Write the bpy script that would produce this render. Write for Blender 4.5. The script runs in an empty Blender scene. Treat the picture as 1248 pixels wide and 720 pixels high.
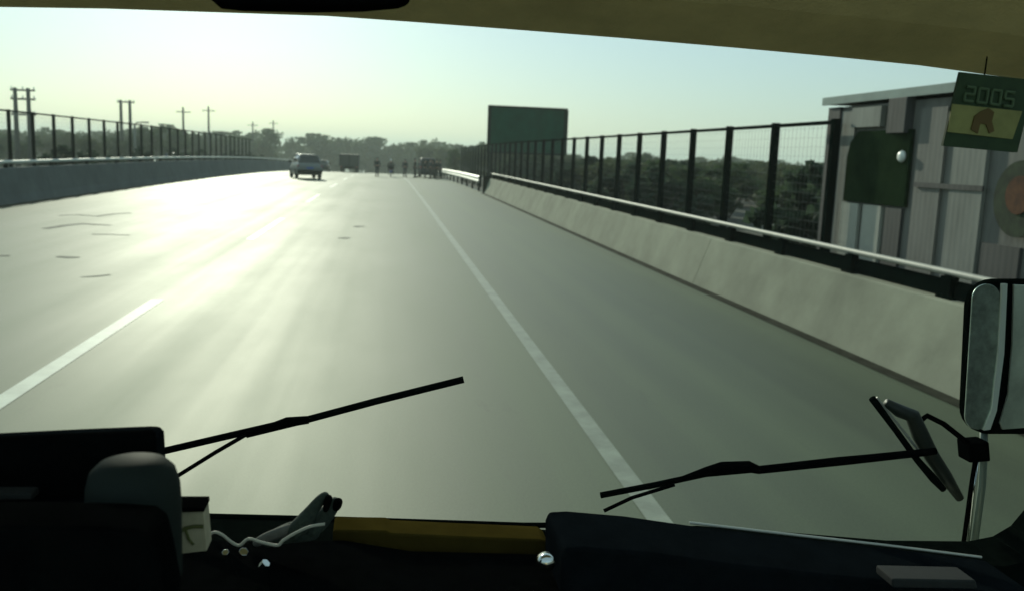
import bpy, bmesh, math, random
from mathutils import Vector, Matrix
rnd = random.Random(7)
sc = bpy.context.scene
COL = sc.collection
R = math.radians

# ------------------------------------------------------------------ camera
CAM = Vector((0, 0, 2.1))
F_PX = 1100.0
YAW, PITCH, ROLL = R(8.16), R(8.785), R(2.2)
fw = Vector((math.sin(YAW)*math.cos(PITCH), math.cos(YAW)*math.cos(PITCH), -math.sin(PITCH)))
r0 = Vector((math.cos(YAW), -math.sin(YAW), 0))
u0 = r0.cross(fw)
rt = math.cos(ROLL)*r0 + math.sin(ROLL)*u0
up = -math.sin(ROLL)*r0 + math.cos(ROLL)*u0
cam_d = bpy.data.cameras.new('camera')
cam = bpy.data.objects.new('camera', cam_d); COL.objects.link(cam)
cam.matrix_world = Matrix(((rt.x, up.x, -fw.x, CAM.x), (rt.y, up.y, -fw.y, CAM.y), (rt.z, up.z, -fw.z, CAM.z), (0, 0, 0, 1)))
cam_d.sensor_width = 36; cam_d.lens = 36*F_PX/1248
cam_d.clip_start = 0.05; cam_d.clip_end = 9000
cam_d.dof.use_dof = True; cam_d.dof.focus_distance = 1.7; cam_d.dof.aperture_fstop = 6.5
sc.camera = cam

# ------------------------------------------------------------------ light
SUN_AZ, SUN_EL = R(-10), R(17.5)
w = bpy.data.worlds.new('World'); sc.world = w; w.use_nodes = True
nt = w.node_tree; nt.nodes.clear()
sky = nt.nodes.new('ShaderNodeTexSky'); sky.sky_type = 'NISHITA'; sky.sun_disc = False
sky.sun_elevation = SUN_EL; sky.sun_rotation = SUN_AZ
sky.air_density = 1.2; sky.dust_density = 0.6; sky.ozone_density = 1.0; sky.altitude = 50
mul = nt.nodes.new('ShaderNodeMix'); mul.data_type = 'RGBA'; mul.blend_type = 'MULTIPLY'
mul.inputs[0].default_value = 1.0; mul.inputs[7].default_value = (0.68, 0.96, 1.36, 1)
bg = nt.nodes.new('ShaderNodeBackground'); bg.inputs[1].default_value = 0.085
wo = nt.nodes.new('ShaderNodeOutputWorld')
nt.links.new(sky.outputs[0], mul.inputs[6]); flat = nt.nodes.new('ShaderNodeMix'); flat.data_type = 'RGBA'; flat.inputs[0].default_value = 0.5
flat.inputs[7].default_value = (6.2, 8.5, 7.4, 1)      # bright even haze veil over the whole sky
nt.links.new(mul.outputs[2], flat.inputs[6]); nt.links.new(flat.outputs[2], bg.inputs[0]); nt.links.new(bg.outputs[0], wo.inputs[0])
sl = bpy.data.lights.new('sun', 'SUN'); sl.energy = 2.6; sl.angle = R(0.5); sl.color = (0.98, 1.0, 0.78)
so = bpy.data.objects.new('sun', sl); COL.objects.link(so)
sd = Vector((math.sin(SUN_AZ)*math.cos(SUN_EL), math.cos(SUN_AZ)*math.cos(SUN_EL), math.sin(SUN_EL)))
so.rotation_euler = sd.to_track_quat('Z', 'Y').to_euler()
so.location = (-40, 200, 80)
sc.view_settings.view_transform = 'Standard'; sc.view_settings.look = 'None'
sc.view_settings.gamma = 1; sc.view_settings.use_curve_mapping = False
sc.view_settings.exposure = 0.0

# ------------------------------------------------------------------ helpers
def P(px, py, Y):
    """world point seen at photo pixel, on the vertical plane at distance Y"""
    d = fw*F_PX + rt*(px-624) + up*(360-py)
    return CAM + d*(Y/d.y)
def zr(y):
    """height of the road crest profile"""
    if y < 40: return 0.0
    y = min(y, 420)
    return -((y-40)**2)/7400.0

def mat(name, col, rough=0.6, metal=0.0, var=0.0, scale=4.0, bump=0.0, spec=0.5, emit=None, stretch=None, bscale=None):
    m = bpy.data.materials.new(name); m.use_nodes = True
    n = m.node_tree; b = n.nodes['Principled BSDF']
    b.inputs['Base Color'].default_value = (*col, 1); b.inputs['Roughness'].default_value = rough
    b.inputs['Metallic'].default_value = metal; b.inputs['Specular IOR Level'].default_value = spec
    if var or bump:
        tc = n.nodes.new('ShaderNodeTexCoord'); mp = n.nodes.new('ShaderNodeMapping')
        n.links.new(tc.outputs['Object'], mp.inputs[0])
        if stretch: mp.inputs['Scale'].default_value = stretch
    if var:
        no = n.nodes.new('ShaderNodeTexNoise'); no.inputs['Scale'].default_value = scale
        no.inputs['Detail'].default_value = 6; no.inputs['Roughness'].default_value = 0.65
        n.links.new(mp.outputs[0], no.inputs[0])
        rp = n.nodes.new('ShaderNodeValToRGB')
        rp.color_ramp.elements[0].position = 0.3; rp.color_ramp.elements[1].position = 0.7
        rp.color_ramp.elements[0].color = (*[max(0, c*(1-var)) for c in col], 1)
        rp.color_ramp.elements[1].color = (*[min(1, c*(1+var)) for c in col], 1)
        n.links.new(no.outputs[0], rp.inputs[0]); n.links.new(rp.outputs[0], b.inputs['Base Color'])
    if bump:
        n2 = n.nodes.new('ShaderNodeTexNoise'); n2.inputs['Scale'].default_value = bscale or scale*4; n2.inputs['Detail'].default_value = 4
        n.links.new(mp.outputs[0], n2.inputs[0])
        bp = n.nodes.new('ShaderNodeBump'); bp.inputs['Strength'].default_value = bump; bp.inputs['Distance'].default_value = 0.02
        n.links.new(n2.outputs[0], bp.inputs['Height']); n.links.new(bp.outputs[0], b.inputs['Normal'])
    return m

def obj(name, bm, m=None, parent=None, smooth=False, label=None, cat=None, group=None, kind=None, bevel=0, loc=None):
    me = bpy.data.meshes.new(name)
    bmesh.ops.recalc_face_normals(bm, faces=bm.faces)
    bm.to_mesh(me); bm.free()
    if smooth:
        for p in me.polygons: p.use_smooth = True
    o = bpy.data.objects.new(name, me); COL.objects.link(o)
    if m: me.materials.append(m)
    if parent: o.parent = parent
    if loc is not None: o.location = loc
    if bevel:
        bv = o.modifiers.new('bevel', 'BEVEL'); bv.width = bevel; bv.segments = 3; bv.limit_method = 'ANGLE'; bv.angle_limit = R(35)
        for p in me.polygons: p.use_smooth = True
        ws = o.modifiers.new('wn', 'WEIGHTED_NORMAL')
    return tag(o, label, cat, group, kind)
def tag(o, label=None, cat=None, group=None, kind=None):
    if label: o['label'] = label
    if cat: o['category'] = cat
    if group: o['group'] = group
    if kind: o['kind'] = kind
    return o
def empty(name, loc, label=None, cat=None, group=None, rz=0.0):
    o = bpy.data.objects.new(name, None); COL.objects.link(o)
    o.location = loc; o.rotation_euler.z = rz; o.empty_display_size = 0.1
    return tag(o, label, cat, group)
def copy_tree(root, loc=None, rz=None, scale=None, label=None):
    r = root.copy(); COL.objects.link(r)
    for c in root.children:
        d = c.copy(); COL.objects.link(d); d.parent = r
        for g in c.children:
            e = g.copy(); COL.objects.link(e); e.parent = d
    if loc is not None: r.location = loc
    if rz is not None: r.rotation_euler.z = rz
    if scale is not None: r.scale = scale
    if label: r['label'] = label
    return r

def box(bm, x0, x1, y0, y1, z0, z1, M=None):
    vs = [bm.verts.new((x, y, z)) for x in (x0, x1) for y in (y0, y1) for z in (z0, z1)]
    if M:
        for v in vs: v.co = M @ v.co
    for f in ((0,1,3,2),(4,6,7,5),(0,4,5,1),(2,3,7,6),(0,2,6,4),(1,5,7,3)):
        bm.faces.new([vs[i] for i in f])
def bx(*a): b = bmesh.new(); box(b, *a); return b
def tube(bm, pts, rad, n=8, flat=None):
    pts = [Vector(p) for p in pts]
    rads = rad if isinstance(rad, (list, tuple)) else [rad]*len(pts)
    rings = []
    for i, p in enumerate(pts):
        t = (pts[min(i+1, len(pts)-1)] - pts[max(i-1, 0)]).normalized()
        a = Vector((0, 0, 1)) if abs(t.z) < 0.9 else Vector((0, 1, 0))
        s = t.cross(a).normalized(); u = s.cross(t)
        fl = flat or 1.0
        rings.append([bm.verts.new(p + rads[i]*(math.cos(2*math.pi*k/n)*s*fl + math.sin(2*math.pi*k/n)*u)) for k in range(n)])
    for a, b in zip(rings, rings[1:]):
        for k in range(n): bm.faces.new((a[k], a[(k+1) % n], b[(k+1) % n], b[k]))
    bm.faces.new(rings[0][::-1]); bm.faces.new(rings[-1])
def lathe(bm, prof, c, n=24, axis='Z'):
    rings = []
    for r, h in prof:
        ring = []
        for k in range(n):
            a = 2*math.pi*k/n
            if axis == 'Z': v = Vector((r*math.cos(a), r*math.sin(a), h))
            elif axis == 'X': v = Vector((h, r*math.cos(a), r*math.sin(a)))
            else: v = Vector((r*math.cos(a), h, r*math.sin(a)))
            ring.append(bm.verts.new(Vector(c)+v))
        rings.append(ring)
    for a, b in zip(rings, rings[1:]):
        for k in range(n): bm.faces.new((a[k], a[(k+1) % n], b[(k+1) % n], b[k]))
    bm.faces.new(rings[0][::-1]); bm.faces.new(rings[-1])
def prism_px(pts, Y0, Y1):
    """outline at plane Y0 given in real position, extruded straight along the road axis to Y1"""
    bm = bmesh.new()
    w_ = [P(x, y, Y0) for x, y in pts]
    a = [bm.verts.new(p) for p in w_]; b = [bm.verts.new((p.x, Y1, p.z)) for p in w_]
    n = len(a)
    bm.faces.new(a); bm.faces.new(b[::-1])
    for i in range(n): bm.faces.new((a[i], b[i], b[(i+1) % n], a[(i+1) % n]))
    return bm
def sweep(bm, prof, ys, zf, xf=lambda y: 0.0, cap=True):
    """profile (x,z) swept along the road"""
    rings = [[bm.verts.new((x+xf(y), y, z+zf(y))) for x, z in prof] for y in ys]
    n = len(prof)
    for a, b in zip(rings, rings[1:]):
        for k in range(n): bm.faces.new((a[k], a[(k+1) % n], b[(k+1) % n], b[k]))
    if cap: bm.faces.new(rings[0][::-1]); bm.faces.new(rings[-1])
def frange(a, b, s):
    n = max(1, int(math.ceil((b-a)/s))); return [a+(b-a)*i/n for i in range(n+1)]
def strip(x0, x1, y0, y1, dz, step=5):
    bm = bmesh.new()
    ys = frange(y0, y1, step)
    L = [bm.verts.new((x0, y, zr(y)+dz)) for y in ys]; Rr = [bm.verts.new((x1, y, zr(y)+dz)) for y in ys]
    for i in range(len(ys)-1): bm.faces.new((L[i], Rr[i], Rr[i+1], L[i+1]))
    return bm

# ------------------------------------------------------------------ materials
def road_mat():
    m = bpy.data.materials.new('asphalt'); m.use_nodes = True
    n = m.node_tree; b = n.nodes['Principled BSDF']; L = n.links.new
    tc = n.nodes.new('ShaderNodeTexCoord')
    def noise(sx, sy, scale, detail=5, rough=.6):
        mp = n.nodes.new('ShaderNodeMapping'); mp.inputs['Scale'].default_value = (sx, sy, 1)
        t = n.nodes.new('ShaderNodeTexNoise'); t.inputs['Scale'].default_value = scale; t.inputs['Detail'].default_value = detail
        t.inputs['Roughness'].default_value = rough
        L(tc.outputs['Object'], mp.inputs[0]); L(mp.outputs[0], t.inputs[0]); return t.outputs[0]
    def mapr(v, a, b_, c, d):
        r = n.nodes.new('ShaderNodeMapRange'); L(v, r.inputs[0])
        for i, q in enumerate((a, b_, c, d)): r.inputs[i+1].default_value = q
        return r.outputs[0]
    def math_(op, a, b_):
        r = n.nodes.new('ShaderNodeMath'); r.operation = op
        for i, q in enumerate((a, b_)):
            if hasattr(q, 'is_linked'): L(q, r.inputs[i])
            else: r.inputs[i].default_value = q
        return r.outputs[0]
    streak = noise(1.0, 0.03, 1.1, 4)
    patch = noise(0.35, 0.12, 1.0, 5)
    track = noise(1.15, 0.004, 1.0, 2)
    stain = noise(.9, .25, 1.7, 7, .75)
    grit = noise(1, 1, 60, 3)
    v = math_('ADD', math_('MULTIPLY', mapr(streak, .3, .7, -1, 1), .016), math_('MULTIPLY', mapr(patch, .3, .7, -1, 1), .012))
    v = math_('ADD', v, math_('MULTIPLY', mapr(grit, .3, .7, -1, 1), .012))
    v = math_('ADD', v, math_('MULTIPLY', mapr(track, .35, .65, -1, 1), .011))
    v = math_('ADD', v, math_('MULTIPLY', mapr(stain, .60, .72, 0, 1), -.022))
    v = math_('ADD', v, 0.062)
    cc = n.nodes.new('ShaderNodeCombineColor')
    L(math_('MULTIPLY', v, .86), cc.inputs[0]); L(math_('MULTIPLY', v, 1.12), cc.inputs[1]); L(math_('MULTIPLY', v, .60), cc.inputs[2])
    L(cc.outputs[0], b.inputs['Base Color'])
    ro = math_('ADD', math_('MULTIPLY', mapr(streak, .3, .7, -1, 1), .022), math_('MULTIPLY', mapr(patch, .3, .7, -1, 1), .03))
    ro = math_('ADD', ro, math_('MULTIPLY', mapr(track, .35, .65, -1, 1), .018))
    L(math_('ADD', ro, ROAD_ROUGH), b.inputs['Roughness'])
    b.inputs['Specular IOR Level'].default_value = 0.8; b.inputs['Specular Tint'].default_value = (.90, 1, .80, 1)
    bp = n.nodes.new('ShaderNodeBump'); bp.inputs['Strength'].default_value = .12; bp.inputs['Distance'].default_value = .005
    L(noise(1, 1, 25, 4), bp.inputs['Height']); L(bp.outputs[0], b.inputs['Normal'])
    return m
ROAD_ROUGH = 0.65
M = dict(
 road=road_mat(),
 line=mat('road_paint', (.24, .26, .20), .6, var=.3, scale=3, spec=.4),
 line2=mat('bright_road_paint', (.55, .57, .46), .6, var=.2, scale=3),
 ground=mat('scrub_soil', (.060, .062, .045), .95, var=.5, scale=.25, bump=.5, bscale=3),
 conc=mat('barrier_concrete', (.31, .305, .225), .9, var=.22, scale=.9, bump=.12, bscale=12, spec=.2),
 concd=mat('shaded_concrete', (.075, .088, .085), .9, var=.25, scale=.9, bump=.25, bscale=12),  # base darkened to carry the shade on the face turned from the sun
 steel=mat('galvanised_rail', (.42, .41, .36), .6, .2, var=.12, scale=6),
 rail=mat('white_rail', (.48, .50, .45), .55, .1, var=.1, scale=4),
 post=mat('dark_post_paint', (.0045, .009, .007), .9, var=.3, scale=5, spec=0),
 wire=mat('fence_wire', (.12, .14, .13), .6, .2),
 grime=mat('gutter_grime', (.040, .040, .028), 1, var=.5, scale=3, spec=.05),
 crack=mat('crack_sealant', (.055, .062, .042), .8, var=.3, scale=8, spec=.4),
 black=mat('black_plastic', (.003, .0035, .0035), .8, var=.3, scale=30, bump=.15, bscale=400, spec=0),
 navy=mat('navy_dash_plastic', (.0055, .0075, .009), .85, var=.25, scale=20, bump=.1, bscale=300, spec=0),
 rubber=mat('black_rubber', (.004, .006, .005), .8, var=.3, scale=40, spec=0),
 vinyl=mat('grey_floor_vinyl', (.32, .30, .24), .8, var=.2, scale=8),
 olive=mat('olive_headliner', (.74, .57, .27), .9, var=.18, scale=5, bump=.2, bscale=200),
 brown=mat('dark_brown_trim', (.050, .036, .008), .85, var=.3, scale=9, spec=0),
 sign=mat('green_sign_face', (.003, .062, .034), .8, var=.3, scale=.9, spec=.1),
 signd=mat('dark_green_frame', (.004, .018, .012), .9, spec=.05),
 bus=mat('bus_paint', (.45, .46, .40), .35, var=.08, scale=3),
)

# ------------------------------------------------------------------ ground and road
bm = bmesh.new()
ys = [-400, -100, -20, 20] + frange(40, 420, 10) + [500, 700, 1200, 2500, 6000]
xs = [-4000, -1200, -400, -150, -60, -30, -12, 0, 7, 20, 45, 90, 200, 500, 1300, 4000]
vg = [[bm.verts.new((x, y, zr(y)-.05 - (0 if abs(x) < 20 else min(6, (abs(x)-20)*.03)))) for x in xs] for y in ys]
for i in range(len(ys)-1):
    for j in range(len(xs)-1): bm.faces.new((vg[i][j], vg[i][j+1], vg[i+1][j+1], vg[i+1][j]))
obj('ground', bm, M['ground'], kind='structure', smooth=True)
obj('road', strip(-11.9, 5.7, -60, 245, 0.0), M['road'], kind='structure', smooth=True)
obj('frontage_road', strip(-24, -14.6, -60, 420, -.02), M['road'], kind='structure', smooth=True)
def marking(x, y0, y1, wd=.16):
    return strip(x-wd/2, x+wd/2, y0, y1, .004, 2)
obj('edge_line', marking(1.635, -30, 245, .145), M['line'], kind='structure')
bm = bmesh.new()
for k in range(-2, 16):
    y0 = 6.0 + 15*k - 0.0
    b2 = marking(-3.03, y0, y0+6.6, .17); me = bpy.data.meshes.new('t'); b2.to_mesh(me); b2.free(); bm.from_mesh(me)
obj('lane_line', bm, M['line2'], kind='structure')
# grime along the kerb foot
obj('gutter_dirt', strip(5.17, 5.36, -20, 50, .006), M['grime'], kind='structure')
obj('gutter_dirt', strip(-11.59, -11.25, -20, 200, .006), M['grime'], kind='structure')
# cracks / patches in the left lanes
def ribbon(bm, pts, wd, dz=.006):
    L = []; Rr = []
    for i, (x, y) in enumerate(pts):
        a = pts[max(i-1, 0)]; b = pts[min(i+1, len(pts)-1)]
        t = Vector((b[0]-a[0], b[1]-a[1])).normalized(); nrm = Vector((-t.y, t.x))
        q = wd*(.5+.5*math.sin(math.pi*(i+.4)/(len(pts)-.2)))*rnd.uniform(.6, 1.2)
        L.append(bm.verts.new((x+nrm.x*q, y+nrm.y*q, zr(y)+dz))); Rr.append(bm.verts.new((x-nrm.x*q, y-nrm.y*q, zr(y)+dz)))
    for i in range(len(pts)-1): bm.faces.new((L[i], Rr[i], Rr[i+1], L[i+1]))
bm = bmesh.new()
def G(px, py):
    d = fw*F_PX + rt*(px-624) + up*(360-py); p = CAM + d*(-CAM.z/d.z); return (p.x, p.y)
for poly, wd in (([(72,263),(95,262),(118,264),(140,261),(160,260)], .10), ([(55,279),(80,275),(100,273),(135,275)], .17),
                 ([(112,286),(130,286),(158,287)], .08), ([(70,313),(84,314),(97,314)], .10), ([(0,312),(12,312)], .09),
                 ([(416,291),(424,290)], .12), ([(433,277),(441,276)], .13), ([(98,338),(118,337),(135,335)], .04)):
    ribbon(bm, [G(*p) for p in poly], wd)
obj('road_cracks', bm, M['crack'], kind='structure')

# ------------------------------------------------------------------ barriers
def jersey(x, s, h, top=.11):
    """inner foot at x, s = direction outward"""
    return [(x-s*.02, -.3), (x, .0), (x+s*.105, .28), (x+s*.29, h-.02), (x+s*.31, h), (x+s*(.31+2*top), h), (x+s*(.33+2*top), h-.02), (x+s*(.45+2*top), .30), (x+s*(.62+2*top), .08), (x+s*(.62+2*top), -.3)]
rb = empty('concrete_barrier', (0, 0, 0), 'pale sunlit concrete barrier with tubular steel rail along the right shoulder', 'barrier')
bm = bmesh.new()
y = -8.9
while y < 47:
    sweep(bm, jersey(5.35, 1, .82), frange(y, min(y+11.985, 49.6), 2), zr)
    y += 12.0
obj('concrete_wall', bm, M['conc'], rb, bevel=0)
bm = bmesh.new()
tube(bm, [(5.76, y, 1.085+zr(y)) for y in frange(-10, 49.6, 2)], .034, 10)
obj('rail', bm, M['steel'], rb, smooth=True)
for k in range(30):
    y = -9.5+2.0*k
    z = zr(y)
    bm = bmesh.new()
    box(bm, 5.70, 5.82, y-.13, y+.13, .80+z, .84+z); box(bm, 5.73, 5.79, y-.05, y+.05, .84+z, 1.06+z)
    box(bm, 5.715, 5.805, y-.09, y+.09, .985+z, 1.045+z)
    obj('rail_post', bm, M['post'], rb)
bm = bmesh.new(); sweep(bm, [(5.80, .815), (5.84, .815), (5.84, 1.0), (5.80, 1.0)], frange(-10, 49.6, 2), zr)
obj('lower_rail', bm, M['post'], rb)
bm = bmesh.new(); sweep(bm, [(5.30, -.05), (5.30, .95), (5.95, .95), (5.95, -.05)], [49.75, 50.0], zr)
obj('end_block', bm, M['post'], rb, bevel=.03)

gr = empty('guardrail', (5.3, 52, 0), 'low white steel guardrail continuing beyond the end of the right concrete barrier', 'guardrail')
bm = bmesh.new()
wprof = [(0, .48), (-.05, .52), (-.09, .57), (-.05, .63), (-.01, .67), (-.05, .71), (-.09, .77), (-.05, .83), (0, .87), (.02, .87), (-.02, .83), (-.06, .77), (-.02, .71), (.02, .67), (-.02, .63), (-.06, .57), (-.02, .52), (.02, .48)]
sweep(bm, wprof, frange(0, 70, 4), lambda y: zr(y+52)+.02, cap=True)
obj('beam', bm, M['rail'], gr)
for k in range(18):
    y = 1+4*k
    obj('post', bx(.03, .15, y-.07, y+.07, -.3+zr(y+52), .90+zr(y+52)), M['post'], gr)

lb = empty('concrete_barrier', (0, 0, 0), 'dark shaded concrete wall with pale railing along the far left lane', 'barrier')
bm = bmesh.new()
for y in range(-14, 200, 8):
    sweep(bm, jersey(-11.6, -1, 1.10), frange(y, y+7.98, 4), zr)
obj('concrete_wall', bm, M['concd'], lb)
bm = bmesh.new(); tube(bm, [(-12.02, y, 1.28+zr(y)) for y in frange(-10, 200, 5)], .06, 10)
obj('rail', bm, M['rail'], lb, smooth=True)
for k in range(53):
    y = -9+4*k; z = zr(y)
    obj('rail_post', bx(-12.07, -11.97, y-.06, y+.06, 1.08+z, 1.24+z), M['post'], lb)

# ------------------------------------------------------------------ mesh fences
def panel_mesh(L, z0, z1):
    bm = bmesh.new()
    for i in range(1, int(L/.14)): box(bm, -.0012, .0012, i*.14-.0012, i*.14+.0012, z0, z1)
    for i in range(int((z1-z0)/.14)+1): box(bm, .0015, .004, 0, L, z0+i*.14-.0012, z0+i*.14+.0012)
    return bm
def fence(x, y0, n, sp, top, label, pw=.055):
    f = empty('mesh_fence', (x, y0, 0), label, 'fence')
    pm = None; qm = None; rm = None
    for k in range(n):
        y = k*sp; z = zr(y0+y)
        if pm is None:
            pm = obj('post', bx(-pw, pw, -pw, pw, -.4, top), M['post'], f); o = pm
            bm = bx(-.025, .025, pw+.002, sp-pw-.002, top-.075, top-.02)
            rm = obj('top_rail', bm, M['post'], f); r_ = rm
            qm = obj('wire_panel', panel_mesh(sp, .3, top-.08), M['wire'], f); q = qm
        else:
            o = pm.copy(); r_ = rm.copy(); q = qm.copy()
            for a in (o, r_, q): COL.objects.link(a); a.parent = f
        dzn = zr(y0+y+sp)-z
        for a in (o, r_, q): a.location = (0, y, z)
        for a in (r_, q): a.rotation_euler.x = math.atan2(dzn, sp)
    return f
fence(6.42, 12.5, 33, 2.06, 2.80, 'dark mesh fence of square posts behind the right concrete barrier')
fence(-12.75, 20.6, 33, 2.12, 3.0, 'dark mesh fence of square posts behind the left concrete wall', .05)

# ------------------------------------------------------------------ roadside shed on the right
M['clad'] = mat('grey_cladding', (.16, .155, .135), .8, var=.4, scale=1.1, bump=.1, bscale=6, stretch=(1, 1.5, .25))
M['clad2'] = mat('pale_cladding', (.25, .25, .215), .8, var=.3, scale=1.3, stretch=(1, 1.5, .3))
M['cladd'] = mat('dark_cladding', (.075, .072, .066), .8, var=.3, scale=1.2, stretch=(1, 2, .3))
M['roofm'] = mat('roof_sheet', (.16, .20, .19), .5, var=.2, scale=2)
M['dgreen'] = mat('green_shutter', (.020, .034, .016), .9, spec=0, var=.45, scale=1.6)
M['clad3'] = mat('pale_panel_paint', (.44, .43, .36), .9, var=.12, scale=1.3)
M['lampw'] = mat('white_lamp_cover', (.75, .78, .72), .4)
for k_ in ('clad', 'clad2', 'cladd'):     # corrugated sheet
    n_ = M[k_].node_tree; wv_ = n_.nodes.new('ShaderNodeTexWave'); wv_.bands_direction = 'Y'; wv_.inputs['Scale'].default_value = 3.2; wv_.inputs['Distortion'].default_value = .3
    tc_ = n_.nodes.new('ShaderNodeTexCoord'); b2_ = n_.nodes.new('ShaderNodeBump'); b2_.inputs['Strength'].default_value = .06; b2_.inputs['Distance'].default_value = .015
    n_.links.new(tc_.outputs['Object'], wv_.inputs[0]); n_.links.new(wv_.outputs[1], b2_.inputs['Height']); n_.links.new(b2_.outputs[0], n_.nodes['Principled BSDF'].inputs['Normal'])
sh = empty('roadside_shed', (6.62, 8, 0), 'grey metal clad shed with green shutter standing behind the right barrier', 'shed')
def SX(px, py, x=6.55):   # y,z on the shed wall plane for a photo pixel
    d = fw*F_PX + rt*(px-624) + up*(360-py); p = CAM + d*((x-CAM.x)/d.x); return p.y, p.z
XW = 6.60
y_c, z_top = SX(1012, 121, XW)
obj('wall', bx(XW+.002, 10.5, -2, y_c, -.3, z_top-.14), M['clad'], sh, loc=(-6.62, -8, 0))
def wp(name, px0, px1, z0, z1, m, x0, x1, bevel=0):
    ya = SX(px0, 200, XW)[0]; yb = SX(px1, 200, XW)[0]
    return obj(name, bx(x0, x1, min(ya, yb), max(ya, yb), z0, z1), m, sh, loc=(-6.62, -8, 0), bevel=bevel)
bm = bmesh.new()
yy = frange(-2.3, y_c+.03, 20)
for a, b in zip(yy, yy[1:]):
    pr = [(XW-.06, z_top-.09), (XW-.06, z_top), (8.6, z_top+.04), (10.8, z_top+.02), (10.8, z_top-.09)]
    va = [bm.verts.new((x, a, z)) for x, z in pr]; vb = [bm.verts.new((x, b, z)) for x, z in pr]
    for i in range(5): bm.faces.new((va[i], va[(i+1) % 5], vb[(i+1) % 5], vb[i]))
    bm.faces.new(va); bm.faces.new(vb)
obj('roof', bm, M['roofm'], sh, loc=(-6.62, -8, 0))
M['fascia'] = mat('green_grey_fascia', (.22, .29, .26), .7, var=.2, scale=2)
obj('eave_trim', bx(XW-.10, XW-.062, -2.3, y_c+.05, z_top-.10, z_top+.012), M['fascia'], sh, loc=(-6.62, -8, 0))
zz = lambda px, py: SX(px, py, XW)[1]
wp('corner_post', 1008, 1022, -.3, z_top-.14, M['cladd'], XW-.05, XW)
wp('pilaster', 1024, 1040, -.3, z_top-.2, M['clad2'], XW-.035, XW)
g0 = SX(1036, 200, XW)[0]; g1 = SX(1112, 200, XW)[0]
# green shutter with clipped far upper corner
ztop = zz(1060, 160); zbot = zz(1060, 248)
bm = bmesh.new()
pr = [(g0, zbot), (g0, ztop-.35), (g0-.06, ztop-.15), (g0-.25, ztop), (g1, ztop), (g1, zbot)]
va = [bm.verts.new((XW-.06, a, b)) for a, b in pr]; vb = [bm.verts.new((XW-.005, a, b)) for a, b in pr]
bm.faces.new(va); bm.faces.new(vb[::-1])
for i in range(6): bm.faces.new((va[i], vb[i], vb[(i+1) % 6], va[(i+1) % 6]))
obj('shutter', bm, M['dgreen'], sh, loc=(-6.62, -8, 0), bevel=.01)
wp('shutter_hood', 1040, 1075, ztop+.05, ztop+.32, M['clad2'], XW-.09, XW-.002)
wp('vent_box', 1086, 1108, ztop-.05, ztop+.40, M['cladd'], XW-.12, XW-.002, .01)
wp('lower_panel', 1034, 1055, -.2, zbot-.02, M['clad3'], XW-.05, XW-.002)
wp('lower_panel', 1061, 1083, -.2, zbot-.02, M['clad3'], XW-.05, XW-.002)
wp('doorway', 1088, 1108, -.2, zbot-.02, M['cladd'], XW-.04, XW-.003)
wp('wall_sheet', 1120, 1152, -.2, z_top-.25, M['clad'], XW-.04, XW-.003)
wp('wall_sheet', 1165, 1206, -.2, z_top-.6, M['clad2'], XW-.05, XW-.003)
wp('wall_sheet', 1212, 1260, -.2, zz(1230, 300), M['cladd'], XW-.04, XW-.003)
wp('batten', 1122, 1208, zz(1165, 228)-.03, zz(1165, 228)+.03, M['cladd'], XW-.07, XW-.051)
yl, zl = SX(1097, 191, XW-.1)
bm = bmesh.new(); lathe(bm, [(.02, -.05), (.06, -.045), (.075, -.02), (.075, 0)], (XW-.062, yl, zl), 20, 'X')
obj('lamp', bm, M['lampw'], sh, loc=(-6.62, -8, 0), smooth=True)
# round notice on the wall
M['orange'] = mat('faded_orange', (.10, .035, .010), .9, var=.6, scale=6)
M['gring'] = mat('faded_green_rim', (.025, .038, .016), .9, var=.7, scale=6)
yn, zn = SX(1245, 243, XW-.05)
bm = bmesh.new(); lathe(bm, [(.40, -.03), (.40, 0)], (XW-.05, yn, zn), 36, 'X')
nb = obj('notice_disc', bm, M['gring'], sh, loc=(-6.62, -8, 0))
bm = bmesh.new(); lathe(bm, [(.20, -.045), (.20, -.032)], (XW-.05, yn, zn+.04), 36, 'X')
obj('disc_centre', bm, M['orange'], nb)

# ------------------------------------------------------------------ big green road sign
Ys = 58
pl, pr_ = P(597, 131, Ys), P(690, 136, Ys)
sg = empty('road_sign', ((pl.x+pr_.x)/2, Ys, zr(Ys)-.1), 'large blank dark green road sign board on posts behind the right fence', 'road sign')
W2 = (pr_.x-pl.x)/2; ht = pl.z-sg.location.z; hb = ht-2.75
obj('board', bx(-W2, W2, -.04, .04, hb, ht), M['sign'], sg, bevel=.02)
bm = bmesh.new()
box(bm, -W2-.1, W2+.1, -.09, .09, ht+.001, ht+.13); box(bm, -W2-.1, W2+.1, -.09, .09, hb-.12, hb-.001)
box(bm, -W2-.12, -W2+.10, -.09, -.045, hb-.001, ht+.001); box(bm, W2-.12, W2+.14, -.09, -.045, hb-.001, ht+.001)
obj('frame', bm, M['signd'], sg)
for s in (-1, 1): obj('post', bx(s*(W2-.1)-.1, s*(W2-.1)+.1, .10, .3, -.3, ht), M['signd'], sg)

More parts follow.
